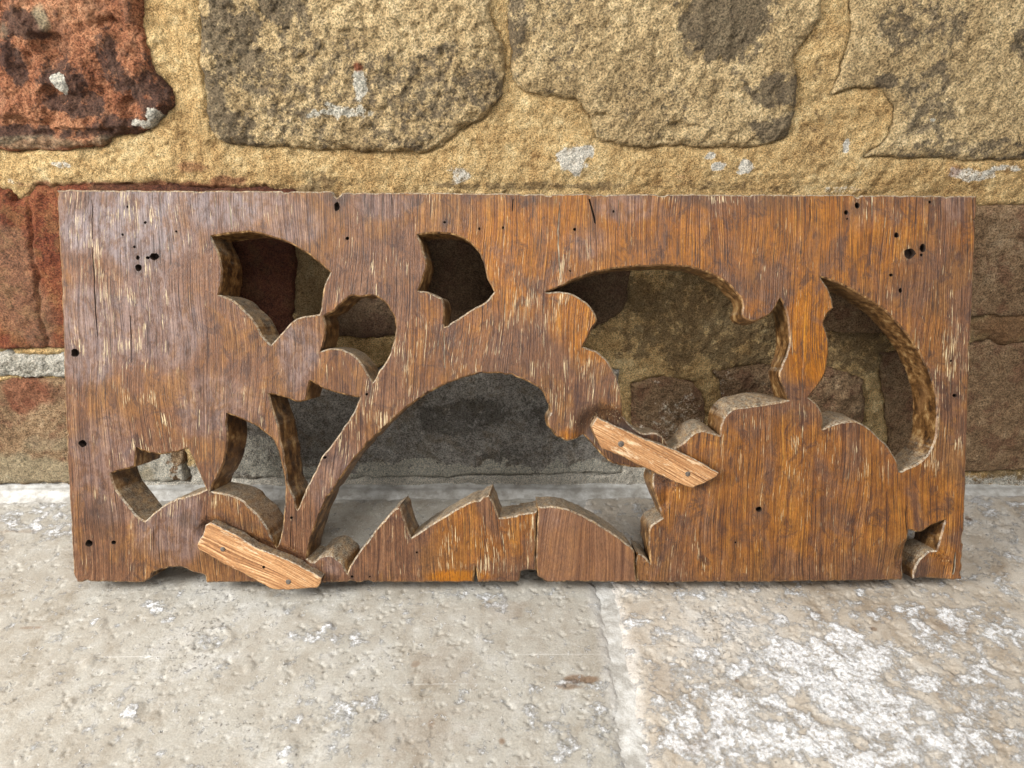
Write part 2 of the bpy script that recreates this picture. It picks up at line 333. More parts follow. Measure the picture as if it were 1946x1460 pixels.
def sd_poly(x, y, poly):
    """signed distance, positive inside"""
    d = np.full(x.shape, 1e9); ins = np.zeros(x.shape, bool); n = len(poly)
    for i in range(n):
        ax, ay = poly[i][:2]; bx, by = poly[(i+1) % n][:2]; ex, ey = bx-ax, by-ay; L = ex*ex+ey*ey+1e-18
        t = np.clip(((x-ax)*ex+(y-ay)*ey)/L, 0, 1); dd = (x-ax-t*ex)**2+(y-ay-t*ey)**2; d = np.minimum(d, dd)
        c = ((ay > y) != (by > y)); ins ^= c & (x < (bx-ax)*(y-ay)/((by-ay) if by != ay else 1e-12)+ax)
    return np.where(ins, 1, -1)*np.sqrt(d)

# ------------------------------------------------------------------ height-field surfaces (wall and floor)
def grid_mesh(name, xs, ys, hfun, keep, place, mat, parent, maskfun=None):
    X, Y = np.meshgrid(xs, ys, indexing='ij'); H = hfun(X, Y); V = place(X, Y, H)
    nx, ny = X.shape; idx = np.arange(nx*ny).reshape(nx, ny)
    q = np.stack([idx[:-1, :-1], idx[1:, :-1], idx[1:, 1:], idx[:-1, 1:]], -1).reshape(-1, 4)
    if keep is not None:
        K = keep(X, Y).ravel(); q = q[K[q].any(1)]
    used = np.unique(q); rem = np.full(nx*ny, -1); rem[used] = np.arange(len(used)); q = rem[q]
    V = V.reshape(-1, 3)[used]
    me = bpy.data.meshes.new(name); me.vertices.add(len(V)); me.vertices.foreach_set('co', V.astype(np.float32).ravel())
    me.loops.add(len(q)*4); me.polygons.add(len(q)); me.loops.foreach_set('vertex_index', q.astype(np.int32).ravel())
    me.polygons.foreach_set('loop_start', np.arange(0, len(q)*4, 4, dtype=np.int32))
    me.polygons.foreach_set('loop_total', np.full(len(q), 4, dtype=np.int32))
    me.update(calc_edges=True); me.materials.append(mat)
    mk = np.zeros((nx*ny, 4), np.float32)
    if maskfun is not None:
        for k, a in enumerate(maskfun(X, Y)):
            if a is not None: mk[:, k] = np.broadcast_to(a, X.shape).ravel()
    at = me.attributes.new('mask', 'FLOAT_COLOR', 'POINT'); at.data.foreach_set('color', mk[used].ravel())
    me.shade_smooth(); o = bpy.data.objects.new(name, me); COL.objects.link(o); o.parent = parent
    return o
def spaced(a0, a1, b0, b1, fine, coarse=0.02):
    return np.concatenate([np.arange(b0, a0, coarse), np.arange(a0, a1, fine), np.arange(a1, b1+coarse, coarse)])
place_wall = lambda X, Y, H: np.stack([X, WALL_Y-H, Y], -1)
place_floor = lambda X, Y, H: np.stack([X, Y, H], -1)
def wpx(l): return [(*wall_pt(a[0], a[1]), a[2]/F_PX*0.60, a[3]/F_PX*0.62, a[4]) for a in l]
def fpx(l): return [(*floor_pt(a[0], a[1]), a[2]/F_PX*0.52, a[3]/F_PX*0.72, a[4]) for a in l]

wall = tag(empty('brick_wall', (0, WALL_Y, 0)), 'old brick wall of yellow and red bricks in thick sandy mortar behind the carved board', 'wall')
ROUGH = {'yel': (0.0034, 120), 'red': (0.0058, 80), 'flat': (0.0023, 120), 'pum': (0.0030, 220)}
BR = [
 ('red_brick', M_RED, 'red', 0.0075, 'worn red brick with a deep crater and black patches', [(-260, -200), (270, -200), (277, 60), (288, 100), (297, 140), (322, 172), (330, 198), (312, 222), (275, 248), (232, 262), (190, 276), (120, 283), (60, 281), (-260, 286)]),
 ('yellow_brick', M_YEL, 'yel', 0.0080, 'mottled yellow brick with black speckles and rounded lower corners', [(372, -200), (380, 30), (385, 100), (391, 180), (399, 232), (416, 262), (470, 277), (560, 283), (660, 287), (760, 287), (830, 284), (862, 256), (900, 236), (940, 210), (957, 184), (955, 100), (938, 30), (925, -200)]),
 ('yellow_brick', M_YEL, 'yel', 0.0065, 'yellow brick with one large black smudge near its top', [(972, -200), (968, 80), (971, 150), (982, 168), (1030, 180), (1075, 190), (1092, 189), (1113, 215), (1128, 245), (1138, 258), (1180, 276), (1260, 281), (1340, 279), (1420, 281), (1462, 270), (1492, 253), (1500, 232), (1510, 200), (1516, 150), (1510, 112), (1530, 72), (1558, 40), (1575, -200)]),
 ('yellow_brick', M_YEL, 'flat', 0.0050, 'olive yellow brick at the right with its edge half covered by mortar', [(1618, -200), (1612, 50), (1604, 90), (1594, 140), (1578, 178), (1615, 168), (1676, 172), (1690, 200), (1686, 262), (1640, 296), (1760, 300), (1880, 303), (1930, 299), (2260, 292), (2260, -200)]),
 ('red_brick', M_DRED, 'flat', 0.0052, None, [(-260, 352), (-10, 352), (20, 360), (33, 380), (56, 372), (75, 352), (300, 352), (565, 360), (560, 652), (300, 660), (-260, 664)]),
 ('pitted_mortar', M_PUMICE, 'pum', 0.0040, None, [(-260, 672), (60, 670), (240, 672), (235, 712), (60, 716), (-260, 714)]),
 ('brown_brick', M_BROWN, 'flat', 0.0045, 'brown brick with pale crust along its foot', [(-260, 722), (200, 720), (346, 718), (356, 912), (200, 916), (-260, 918)]),
 ('brown_brick', M_BROWN, 'flat', 0.0040, None, [(640, 385), (1190, 380), (1199, 500), (1180, 590), (1130, 622), (640, 640)]),
 ('brown_brick', M_BROWN, 'flat', 0.0045, None, [(1545, 392), (1860, 388), (2260, 380), (2260, 590), (1850, 602), (1700, 632), (1560, 628)]),
 ('grey_brick', M_GREY, 'flat', 0.0045, None, [(400, 712), (900, 696), (1176, 702), (1180, 896), (900, 902), (404, 908)]),
 ('brown_brick', M_BROWN, 'flat', 0.0036, None, [(1196, 722), (1290, 716), (1328, 742), (1338, 800), (1318, 872), (1200, 876)]),
 ('brown_brick', M_BROWN, 'yel', 0.0046, None, [(1356, 704), (1480, 690), (1560, 696), (1640, 720), (1646, 800), (1560, 850), (1400, 860)]),
 ('brown_brick', M_BROWN, 'flat', 0.0040, None, [(1672, 668), (1850, 652), (2260, 648), (2260, 890), (1850, 893), (1690, 890)]),
]
ALL_SD = []
wall_loops = []
for nm, mt, rk, rel, lab, px in BR:
    loop, _ = smooth_loop([(*wall_pt(*p), 0) for p in px], 0.006); wall_loops.append(loop)
def edge_warp(X, Y, seed): return fbm(X, Y, 70, 4, seed)*0.0032+fbm(X, Y, 400, 2, seed+3)*0.0007
DARK = {1: wpx([(455, 75, 60, 60, 1), (440, 240, 70, 40, 0.9), (540, 10, 40, 30, 1), (820, 160, 130, 60, 0.6), (760, 240, 90, 40, 0.5), (560, 200, 120, 60, .5), (620, 120, 90, 60, .4), (500, 140, 60, 60, .6), (405, 210, 30, 60, 1), (600, 60, 60, 30, .3)]),
        2: wpx([(1385, 60, 75, 50, 1.2), (1350, 10, 60, 24, 1.2), (1480, 170, 60, 35, 0.9), (1480, 240, 60, 28, 1.0), (975, 60, 20, 90, .8), (1240, 200, 90, 60, .2), (1060, 60, 60, 60, .3)]),
        3: wpx([(1730, 60, 60, 40, 0.6), (1760, 190, 60, 60, 0.6), (1680, 155, 20, 14, 1.2), (1940, 70, 30, 25, 0.9), (1800, 60, 30, 40, .6), (1850, 285, 200, 20, .5)]),
        0: wpx([(60, 40, 40, 22, 1), (45, 130, 22, 40, 1), (150, 190, 60, 22, 1), (225, 120, 25, 50, 0.8), (50, 250, 90, 14, 1.2), (290, 170, 40, 60, 0.9), (240, 240, 50, 22, 0.9), (130, 150, 45, 28, .9)])}
LIME = {0: wpx([(133, 155, 13, 16, 1.2), (290, 235, 30, 9, 1.1), (303, 215, 12, 12, 1)]), 1: wpx([(690, 160, 16, 26, 1), (650, 210, 60, 12, 0.9)]), 2: wpx([]), 3: wpx([(1765, 226, 6, 4, 1)])}
for k, ((nm, mt, rk, rel, lab, px), loop) in enumerate(zip(BR, wall_loops)):
    amp, fq = ROUGH[rk]; x0, y0 = loop[:, 0].min()-0.006, loop[:, 1].min()-0.006; x1, y1 = loop[:, 0].max()+0.006, loop[:, 1].max()+0.006
    stepg = 0.0011 if k < 4 else 0.0015
    def SD(X, Y, loop=loop, k=k): return sd_poly(X, Y, loop)+edge_warp(X, Y, 3+k)
    def H(X, Y, k=k, rel=rel, amp=amp, fq=fq, rk=rk, SD=SD):
        s = SD(X, Y); wd = 0.009 if rk in ('yel', 'red') else 0.005
        t = np.clip(s/wd, 0, 1); h = 0.0005+(rel-0.0005)*np.sqrt(np.clip(1-(1-t)**2, 0, 1))
        n = fbm(X, Y, fq, 6, 20+k, 0.58); h = h+n*amp*np.clip(s/0.004, 0.3, 1)
        if rk == 'red':
            c = blobs(X, Y, wpx([(108, 85, 30, 26, 1), (62, 120, 24, 20, .5), (40, 235, 60, 12, .5), (225, 50, 22, 16, .6), (120, 180, 30, 12, .6), (190, 250, 120, 9, .5), (255, 210, 20, 20, .5)]), 0.3, 90, 8)
            h = h-0.007*c+0.003*blobs(X, Y, wpx([(135, 150, 34, 24, 1), (180, 110, 50, 40, .4)]), 0.2, 80, 9)
            h = h+0.0025*np.abs(fbm(X, Y, 55, 4, 77))
        if k == 2: h = h-0.003*blobs(X, Y, wpx([(1290, 238, 30, 8, 1), (1150, 222, 26, 9, .8), (1370, 60, 80, 50, .3)]), 0.3, 80, 4)
        if k == 1: h = h-0.0016*sstep(0.1, 0.5, fbm(X, Y, 190, 4, 91))
        if k == 4: h = h-0.003*np.exp(-(np.abs(X-wall_pt(52, 400)[0]-0.006*fbm(X, Y, 40, 3, 6)-0.1*(Y-wall_pt(52, 450)[1]))/0.0013)**2)
        return np.where(s < 0, np.maximum(h+s*4, -0.012), h)
    def MK(X, Y, k=k):
        r = blobs(X, Y, DARK[k], 0.35, 70, 40+k) if k in DARK and DARK[k] else 0*X
        g = blobs(X, Y, LIME[k], 0.3, 160, 50+k) if k in LIME and LIME[k] else 0*X
        b = 0*X; a = 0*X
        if k == 4: b = blobs(X, Y, wpx([(40, 560, 60, 110, 0.45)]), .3, 50, 3)
        if k == 4: b = b*0.5; r = 2.2*sstep(wall_pt(150, 500)[0], wall_pt(330, 500)[0], X)  # brick darkens to the right: shade behind the board painted in
        if k == 7: r = 0*X+1.3  # whole brick darkened to paint in the shade behind the board
        if k == 6: b = blobs(X, Y, wpx([(60, 890, 200, 36, 0.8), (110, 840, 60, 20, .5)]), .4, 60, 3); a = blobs(X, Y, wpx([(50, 745, 45, 40, .7)]), .3, 60, 5)
        if k == 0: b = blobs(X, Y, wpx([(60, 268, 200, 10, 0.5), (95, 40, 12, 18, .8), (15, 60, 12, 12, .3)]), .4, 60, 3)
        if k == 1: a = blobs(X, Y, wpx([(685, 126, 7, 6, 0.9)]), .3, 200, 5)
        if k == 6: g = blobs(X, Y, wpx([(300, 880, 70, 70, 1.5), (20, 905, 40, 12, .6)]), .4, 60, 3)
        if k == 10: g = blobs(X, Y, wpx([(1270, 780, 60, 50, .55), (1240, 850, 60, 40, .5)]), .5, 60, 3)
        if k == 11: g = blobs(X, Y, wpx([(1370, 720, 50, 30, .5), (1440, 730, 50, 20, .4)]), .5, 60, 4)
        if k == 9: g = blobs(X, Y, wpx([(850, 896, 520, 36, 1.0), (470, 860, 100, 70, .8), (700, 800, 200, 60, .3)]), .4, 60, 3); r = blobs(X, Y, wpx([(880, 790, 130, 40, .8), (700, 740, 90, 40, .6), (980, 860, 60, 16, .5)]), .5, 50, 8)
        return r, g, b, a
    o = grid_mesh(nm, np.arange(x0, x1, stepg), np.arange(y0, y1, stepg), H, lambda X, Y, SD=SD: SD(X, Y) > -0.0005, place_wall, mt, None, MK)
    o.parent = wall; o.matrix_parent_inverse = Matrix.Translation((0, -WALL_Y, 0))
    if lab: o['label'] = lab

def mortarH(X, Y):
    h = 0.0022+fbm(X, Y, 28, 3, 60)*0.0024+fbm(X, Y, 130, 6, 61, 0.65)*0.0026
    h = h+fbm(X*0.5, Y*2.2, 90, 3, 63)*0.0006
    for k, loop in enumerate(wall_loops):
        bx = loop.min(0)-0.012; tx = loop.max(0)+0.012
        sel = (X > bx[0]) & (X < tx[0]) & (Y > bx[1]) & (Y < tx[1])
        if not sel.any(): continue
        s = sd_poly(X[sel], Y[sel], loop)+edge_warp(X[sel], Y[sel], 3+k)
        wid = 0.0016 if k not in (3,) else 0.0008
        h[sel] -= np.where(s > 0, 0.006*np.clip(s/0.003, 0, 1), 0)+0.0022*np.exp(-(s/wid)**2)*(0.4+0.9*np.clip(fbm(X[sel], Y[sel], 60, 2, 9)+0.5, 0, 1))
    # swelling of the bed joint and foot of the wall
    h += 0.002*np.exp(-((Y-wall_pt(973, 325)[1])/0.012)**2)
    h -= 0.0015*np.exp(-((X-wall_pt(955, 60)[0])/0.004)**2)*(Y > wall_pt(960, 190)[1])
    return h
def mortarM(X, Y):
    g = blobs(X, Y, wpx([(1090, 300, 34, 26, 1), (1350, 294, 12, 9, .9), (1365, 312, 16, 10, 1), (1410, 315, 18, 12, 1), (875, 335, 26, 16, 0.8), (1606, 276, 5, 11, 1.1), (120, 312, 26, 8, .8), (1840, 330, 50, 12, .8), (1900, 318, 30, 6, .8), (1600, 360, 40, 6, .6), (200, 349, 160, 4, .5), (30, 345, 20, 6, .6)]), .35, 130, 6)
    g = np.maximum(g, 1.25*(1-sstep(0.010, 0.034, Y))*(1-sstep(wall_pt(1230, 900)[0], wall_pt(1330, 900)[0], X))); g = np.maximum(g, 0.8*(1-sstep(0.004, 0.022, Y)))
    b = 0*X
    a = blobs(X, Y, wpx([(372, 316, 24, 10, .55), (430, 345, 40, 10, .7), (1290, 334, 14, 4, .4), (280, 352, 230, 8, 0.8), (1810, 322, 12, 10, .5), (1930, 620, 110, 40, .35)]), .3, 120, 7)
    r = blobs(X, Y, wpx([(1000, 352, 260, 7, .9), (1400, 350, 160, 10, .5), (1550, 200, 30, 160, .35), (1380, 590, 260, 110, 1.0), (1600, 650, 120, 60, .9), (1930, 620, 120, 50, 1.2), (1930, 905, 120, 20, 1.0), (600, 520, 60, 160, 1.6)]), .3, 50, 2)  # dark mortar tones; those behind the board are its shade painted in
    return r, g, b, a
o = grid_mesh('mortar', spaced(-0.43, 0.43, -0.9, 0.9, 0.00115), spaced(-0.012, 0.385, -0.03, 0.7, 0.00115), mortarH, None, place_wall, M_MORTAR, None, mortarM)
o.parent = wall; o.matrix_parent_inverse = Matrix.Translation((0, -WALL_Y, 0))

# ------------------------------------------------------------------ floor
floor = tag(empty('floor'), kind='structure')
g_l = [floor_pt(1100, 985), floor_pt(1134, 1110), floor_pt(1152, 1200), floor_pt(1172, 1320), floor_pt(1196, 1460)]
g_r = [floor_pt(1114, 985), floor_pt(1160, 1110), floor_pt(1182, 1200), floor_pt(1204, 1320), floor_pt(1232, 1460)]
def ext(a, b, y): t = (y-a[1])/(b[1]-a[1]); return (a[0]+(b[0]-a[0])*t, y)
yl = floor_pt(60, 956)[1]; yr = floor_pt(1900, 932)[1]
ym = yl+(yr-yl)*0.6
tl = [(-0.95, yl-0.003), (g_l[0][0]-0.004, ym)]+g_l+[ext(g_l[-2], g_l[-1], -0.35), (-0.95, -0.35)]
tr = [(g_r[0][0]+0.002, ym), (0.95, yr)]+[(0.95, -0.35)]+[ext(g_r[-2], g_r[-1], -0.35)]+g_r[::-1]
def far_pts(poly):
    lp, _ = smooth_loop([(*p, 0) for p in poly], 0.02); return lp
CRUST_R = fpx([(1700, 1330, 260, 140, .5), (1450, 1330, 200, 160, .5), (1500, 1420, 300, 60, .7), (1590, 1290, 130, 90, 1.0), (1480, 1400, 160, 70, .85), (1700, 1420, 200, 70, .75), (1860, 1200, 120, 60, .6), (1780, 1165, 50, 22, .7), (1640, 1160, 130, 22, .5), (1330, 1400, 90, 60, .7), (1400, 1300, 90, 50, .55), (1860, 1340, 130, 70, .55), (1700, 1250, 60, 30, .5), (1260, 1180, 50, 50, .35), (1560, 1200, 60, 22, .55), (1240, 1340, 40, 120, .4), (1880, 960, 80, 60, .4)])
CRUST_L = fpx([(310, 1160, 30, 26, .45), (620, 1210, 60, 22, .4), (400, 1215, 34, 22, .5), (650, 1370, 70, 40, .45), (250, 1350, 60, 40, .2), (80, 1000, 140, 60, .5), (930, 1140, 60, 25, .45), (1090, 1300, 70, 10, .5), (620, 1195, 14, 14, .8), (180, 1180, 14, 8, .8), (550, 1428, 22, 10, .8), (250, 1352, 18, 14, .8), (1100, 1400, 70, 40, .4)])
STAIN_R = fpx([(1840, 986, 7, 7, 1), (1660, 1195, 7, 5, 1), (1320, 1420, 30, 10, .4), (1800, 1190, 60, 12, .25), (1400, 1292, 5, 4, .8), (1260, 1300, 30, 30, .25)])
STAIN_L = fpx([(1108, 1290, 34, 7, 1.1), (1080, 1304, 26, 5, .9), (820, 1375, 7, 6, .8), (955, 1408, 7, 6, 1), (845, 1270, 60, 40, .2), (800, 1390, 90, 40, .25), (960, 1160, 40, 22, .3), (60, 1193, 22, 3, .7), (790, 1262, 8, 6, .7), (30, 1010, 60, 4, .5), (525, 960, 10, 4, .9)])
WHITE_L = fpx([(398, 1218, 34, 24, .35), (370, 1118, 14, 10, 1), (425, 1135, 20, 8, 1)])
def tileH(loop, seed, crust):
    def f(X, Y):
        s = sd_poly(X, Y, loop)+fbm(X, Y, 60, 4, seed)*0.0034+fbm(X, Y, 300, 3, seed+9)*0.0012
        t = np.clip(s/0.009, 0, 1); h = -0.0036+0.0036*np.sqrt(np.clip(1-(1-t)**2, 0, 1))
        h = h+fbm(X, Y, 25, 3, seed+1)*0.0006
        p = fbm(X, Y, 230, 4, seed+2, 0.6); h -= 0.0010*sstep(0.28, 0.55, p)
        p2 = fbm(X, Y, 90, 4, seed+4, 0.6); h -= 0.0008*sstep(0.25, 0.45, p2)*(0.3+0.7*crust)
        c = blobs(X, Y, CRUST_R if crust > .5 else CRUST_L, .35, 60, 11)
        h += c*0.0012*(0.35+fbm(X, Y, 160, 5, seed+6, 0.6))
        if crust < .5:                                       # a fossil shell and a few lumps set in the stone
            cx, cy = floor_pt(398, 1216); rr = np.sqrt(((X-cx)/0.012)**2+((Y-cy)/0.010)**2)+fbm(X, Y, 90, 3, 3)*0.25
            h += 0.0007*np.exp(-((rr-1)/0.18)**2)-0.0006*(rr < 0.85)*(0.5+fbm(X, Y, 400, 3, 8))
            for q in ((190, 1188, .0035), (620, 1195, .004), (253, 1353, .0055), (170, 1258, .0035), (548, 1430, .005), (475, 1268, .003), (255, 1420, .003), (130, 1340, .003), (540, 1265, .0025)):
                cx, cy = floor_pt(q[0], q[1]); h += 0.0013*np.exp(-(((X-cx)/q[2])**2+((Y-cy)/(q[2]*1.5))**2)**2)
            cx, cy = floor_pt(1105, 1288); dx = X-cx; h -= 0.0010*np.exp(-((Y-cy-dx*0.75)/0.0013)**2)*np.exp(-(dx/0.014)**4)
        return np.where(s < 0, np.maximum(-0.0036+s*2, -0.008), h)
    return f
for nm, poly, mt, seed, crust, lab in (('floor_tile', tl, M_TILE_L, 101, 0.0, 'smooth beige stone tile left of the white joint'), ('floor_tile', tr, M_TILE_R, 201, 1.0, 'stone tile with white limescale crust right of the joint')):
    lp = far_pts(poly)
    xs = spaced(-0.42, 0.42, -0.95, 0.95, 0.0009); ys = spaced(0.25, 0.53, -0.35, 0.53, 0.0009)
    if crust < .5: xs = xs[xs < max(p[0] for p in g_l)+0.03]
    else: xs = xs[xs > min(p[0] for p in g_r)-0.012]
    def MKF(X, Y, crust=crust, lp=lp):
        r = blobs(X, Y, CRUST_R if crust > .5 else CRUST_L, .45, 55, 11)
        if crust > .5: r = np.maximum(r, 0.25+0*X)
        g = blobs(X, Y, STAIN_R if crust > .5 else STAIN_L, .3, 160, 12)
        edge = sd_poly(X, Y, lp); b = 0.6*(1-sstep(0.001, 0.009, edge+fbm(X, Y, 60, 4, 3)*0.006))
        return r, g, b, 0*X
    o = grid_mesh(nm, xs, ys, tileH(lp, seed, crust), lambda X, Y, lp=lp: sd_poly(X, Y, lp) > -0.004, place_floor, mt, floor, MKF)
    o['label'] = lab
def groutH(X, Y):
    h = -0.0021+fbm(X, Y, 60, 4, 301)*0.0008
    h += 0.0045*sstep(0.515, 0.535, Y)*(0.8+0.4*fbm(X, Y, 40, 3, 8))    # fillet where the floor meets the wall
    return h
grout = grid_mesh('grout', spaced(-0.42, 0.42, -0.95, 0.95, 0.0016), spaced(0.25, 0.537, -0.35, 0.55, 0.0012), groutH, None, place_floor, M_GROUT, floor,
          lambda X, Y: (np.exp(-((Y-0.5315-fbm(X, Y, 30, 3, 5)*0.002)/0.0016)**2), 0*X, 0*X, 0*X))

# ------------------------------------------------------------------ carved board
def near_noise(x, y, f, seed): return fbm(np.asarray(x), np.asarray(y), f, 3, seed)
def build_slab(name, loops, thick, mats, parent, front=0.0, recess=None, pits=(), maskfun=None, step=0.0025, round_=0.0010, carve=0.0006, seed=1, undul=0.0003, edge_noise=0.0005, skew=0.0):
    """loops: list of (xy-c rows, corner flags); first is the outer edge. mats: face, carved side, hole, seam"""
    V = []; MI = []; FC = []; prepared = []
    for li, (L, fl) in enumerate(loops):
        P = L[:, :2].copy(); c = L[:, 2]; n = len(P)
        area2 = np.sum(P[:, 0]*np.roll(P[:, 1], -1)-np.roll(P[:, 0], -1)*P[:, 1])
        if (area2 > 0) != (li == 0): P = P[::-1]; c = c[::-1]      # outer ccw, holes cw -> wood always on the left
        P = P+0
        tn = np.roll(P, -1, 0)-np.roll(P, 1, 0); tn /= np.linalg.norm(tn, axis=1)[:, None]+1e-12
        nr = np.stack([tn[:, 1], -tn[:, 0]], -1)                    # points away from the wood
        chip = np.clip(near_noise(P[:, 0], P[:, 1], 130, seed+40+li)-0.30, 0, 1)*(0.0032 if li == 0 and len(loops) > 1 else 0.0012)
        P = P+nr*(near_noise(P[:, 0], P[:, 1], 220, seed+li)*edge_noise-chip)[:, None]
        prepared.append((P, c.copy(), nr))
    cverts = []; cedges = []; src = []
    for li, (P, c, nr) in enumerate(prepared):
        q = P-nr*round_; b = len(cverts); cverts += [Vector(v) for v in q]; cedges += [(b+i, b+(i+1) % len(q)) for i in range(len(q))]
        src.append((b, len(q)))
    pit_src = []
    for pl, depth, mi in pits:
        b = len(cverts); cverts += [Vector(v) for v in pl]; cedges += [(b+i, b+(i+1) % len(pl)) for i in range(len(pl))]
        pit_src.append((b, len(pl), depth, mi))
    allP = prepared[0][0]; x0, y0 = allP.min(0); x1, y1 = allP.max(0)
    gx, gy = np.meshgrid(np.arange(x0, x1, step), np.arange(y0, y1, step), indexing='ij'); gx = gx.ravel()+0.0; gy = gy.ravel()
    rs = np.random.RandomState(seed); gx = gx+rs.uniform(-.3, .3, gx.shape)*step; gy = gy+rs.uniform(-.3, .3, gy.shape)*step
    polys = [p[0]-p[2]*round_ for p in prepared]+[np.array(pl) for pl, _, _ in pits]
    par = np.zeros(gx.shape, bool); near = np.full(gx.shape, 1e9)
    for pl in polys:
        s = sd_poly(gx, gy, pl); par ^= s > 0; near = np.minimum(near, np.abs(s))
    ok = par & (near > step*0.35)
    cverts += [Vector((a, b)) for a, b in zip(gx[ok], gy[ok])]
    ov, oe, of, orig, _, _ = delaunay_2d_cdt(cverts, cedges, [], 0, 1e-7)
    mp = {}
    for i, ol in enumerate(orig):
        for k in ol: mp[k] = i
    A = np.array([tuple(v) for v in ov]); T = np.array([f for f in of if len(f) == 3])
    cen = A[T].mean(1); par = np.zeros(len(T), bool)
    for pl in polys: par ^= sd_poly(cen[:, 0], cen[:, 1], pl) > 0
    T = T[par]
    rec = (lambda x, y: recess(x, y) if recess else 0*x)
    dep = front+rec(A[:, 0], A[:, 1])+near_noise(A[:, 0], A[:, 1], 45, seed+9)*undul
    V = [(a[0], d, a[1]) for a, d in zip(A, dep)]
    FC = [tuple(t) for t in T]; MI = [0]*len(FC)
    nfront = len(V)
    prof = [0.03, 0.10, 0.22, 0.38, 0.55, 0.75, 1.0]
    for li, (P, c, nr) in enumerate(prepared):
        b, n = src[li]; ids = [mp[b+i] for i in range(n)]; last = ids
        base = np.array([V[i][1] for i in ids])
        for si, s in enumerate(prof):
            sh = (s-0.03)/0.97
            off = c*math.sin(sh*math.pi/2)**1.0+near_noise(P[:, 0]*1.0+s*0.13, P[:, 1]+s*0.21, 110, seed+20+si)*carve*min(1, sh*6)
            q = P+nr*off[:, None]; y = base+(front+thick-base)*s
            st = len(V); V += [(q[i, 0], y[i], q[i, 1]) for i in range(n)]; cur = list(range(st, st+n))
            for i in range(n):
                j = (i+1) % n
                FC.append((last[j], last[i], cur[i], cur[j])); MI.append(1)
            last = cur
        prepared[li] = (P, c, nr, last)
    for b, n, depth, mi in pit_src:
        ids = [mp[b+i] for i in range(n)]; cx = np.mean([V[i][0] for i in ids]); cz = np.mean([V[i][2] for i in ids]); last = ids
        for s in (0.5, 1.0):
            st = len(V)
            for i in ids:
                p = V[i]; V.append((cx+(p[0]-cx)*(1-0.12*s), p[1]+depth*s, cz+(p[2]-cz)*(1-0.12*s)))
            cur = list(range(st, st+n))
            for i in range(n): FC.append((last[i], last[(i+1) % n], cur[(i+1) % n], cur[i])); MI.append(mi)
            last = cur
        st = len(V); V.append((cx, V[ids[0]][1]+depth, cz))
        for i in range(n): FC.append((last[i], last[(i+1) % n], st)); MI.append(mi)
    VA0 = [(v[0]+skew*(v[1]-front), v[1], v[2]) for v in V] if skew else V
    V = [VA0[i] for i in range(len(V))]
    # back face
    bv = []; be = []; bid = []
    for P, c, nr, last in prepared:
        b = len(bv); bv += [Vector((V[i][0], V[i][2])) for i in last]; be += [(b+i, b+(i+1) % len(last)) for i in range(len(last))]; bid += last
    ov2, _, of2, orig2, _, _ = delaunay_2d_cdt(bv, be, [], 0, 1e-7)
    A2 = np.array([tuple(v) for v in ov2]); T2 = np.array([f for f in of2 if len(f) == 3]); cen = A2[T2].mean(1); par = np.zeros(len(T2), bool)
    st0 = 0
    for P, c, nr, last in prepared:
        par ^= sd_poly(cen[:, 0], cen[:, 1], [(V[i][0], V[i][2]) for i in last]) > 0
    st = len(V); V += [(a[0], front+thick, a[1]) for a in A2]
    for t in T2[par]: FC.append((st+t[0], st+t[2], st+t[1])); MI.append(1)
    VA = np.array(V); mk = np.zeros((len(V), 4), np.float32)
    if maskfun is not None:
        for k, a in enumerate(maskfun(VA[:, 0], VA[:, 2])): mk[:, k] = a
    return link_mesh(name, V, FC, mats, parent, mk, MI, True, 38)

def pp(l, depth=0.0):
    return [(*panel_pt(a[0], a[1], depth), (a[2] if len(a) > 2 else 0)/F_PX*0.53) for a in l]
def loop_px(l, step=0.0016, depth=0.0, corner=48): return smooth_loop(pp(l, depth), step, True, corner)

HA = [(401, 450), (421, 446.5), (442, 444), (468, 441.6), (495, 444.7), (524, 453), (557, 466), (585, 483.5), (608, 500), (627, 518), (621, 531, 2), (616, 545, 2), (613, 562, 2), (611, 580, 2), (607, 598, 2), (592, 600), (575, 602), (561, 607), (548, 618), (532, 636), (514.6, 656), (499, 640), (489, 621), (478.7, 605), (462, 588.6), (448, 574), (431, 565), (415, 560.5), (420, 547), (422, 527), (423, 510), (417, 488), (409, 467)]
HB = [(615, 602), (635, 590.6), (647, 578.3), (668, 563), (688, 564), (704, 562), (717, 565), (730, 574), (745, 594.7), (752, 615), (751, 634), (747, 652), (738, 679), (725, 699.5), (709, 726), (701, 714), (690, 695), (676, 679), (661, 669), (643, 662.5), (627, 663), (609, 668), (616, 652), (619, 634), (619, 617)]
HC = [(794, 446.7), (810, 445), (832, 443.6), (863, 446), (875, 450), (891, 459), (907, 475.5), (916, 492), (922, 512), (926, 531), (932, 543), (939, 555), (924, 572), (904, 584.4), (883, 596.8), (863, 609), (845, 621), (845, 601), (844, 582), (840, 568), (828, 561.8), (813, 554), (795, 552), (803, 535), (808, 516.6), (811, 502), (809, 490), (803, 471)]
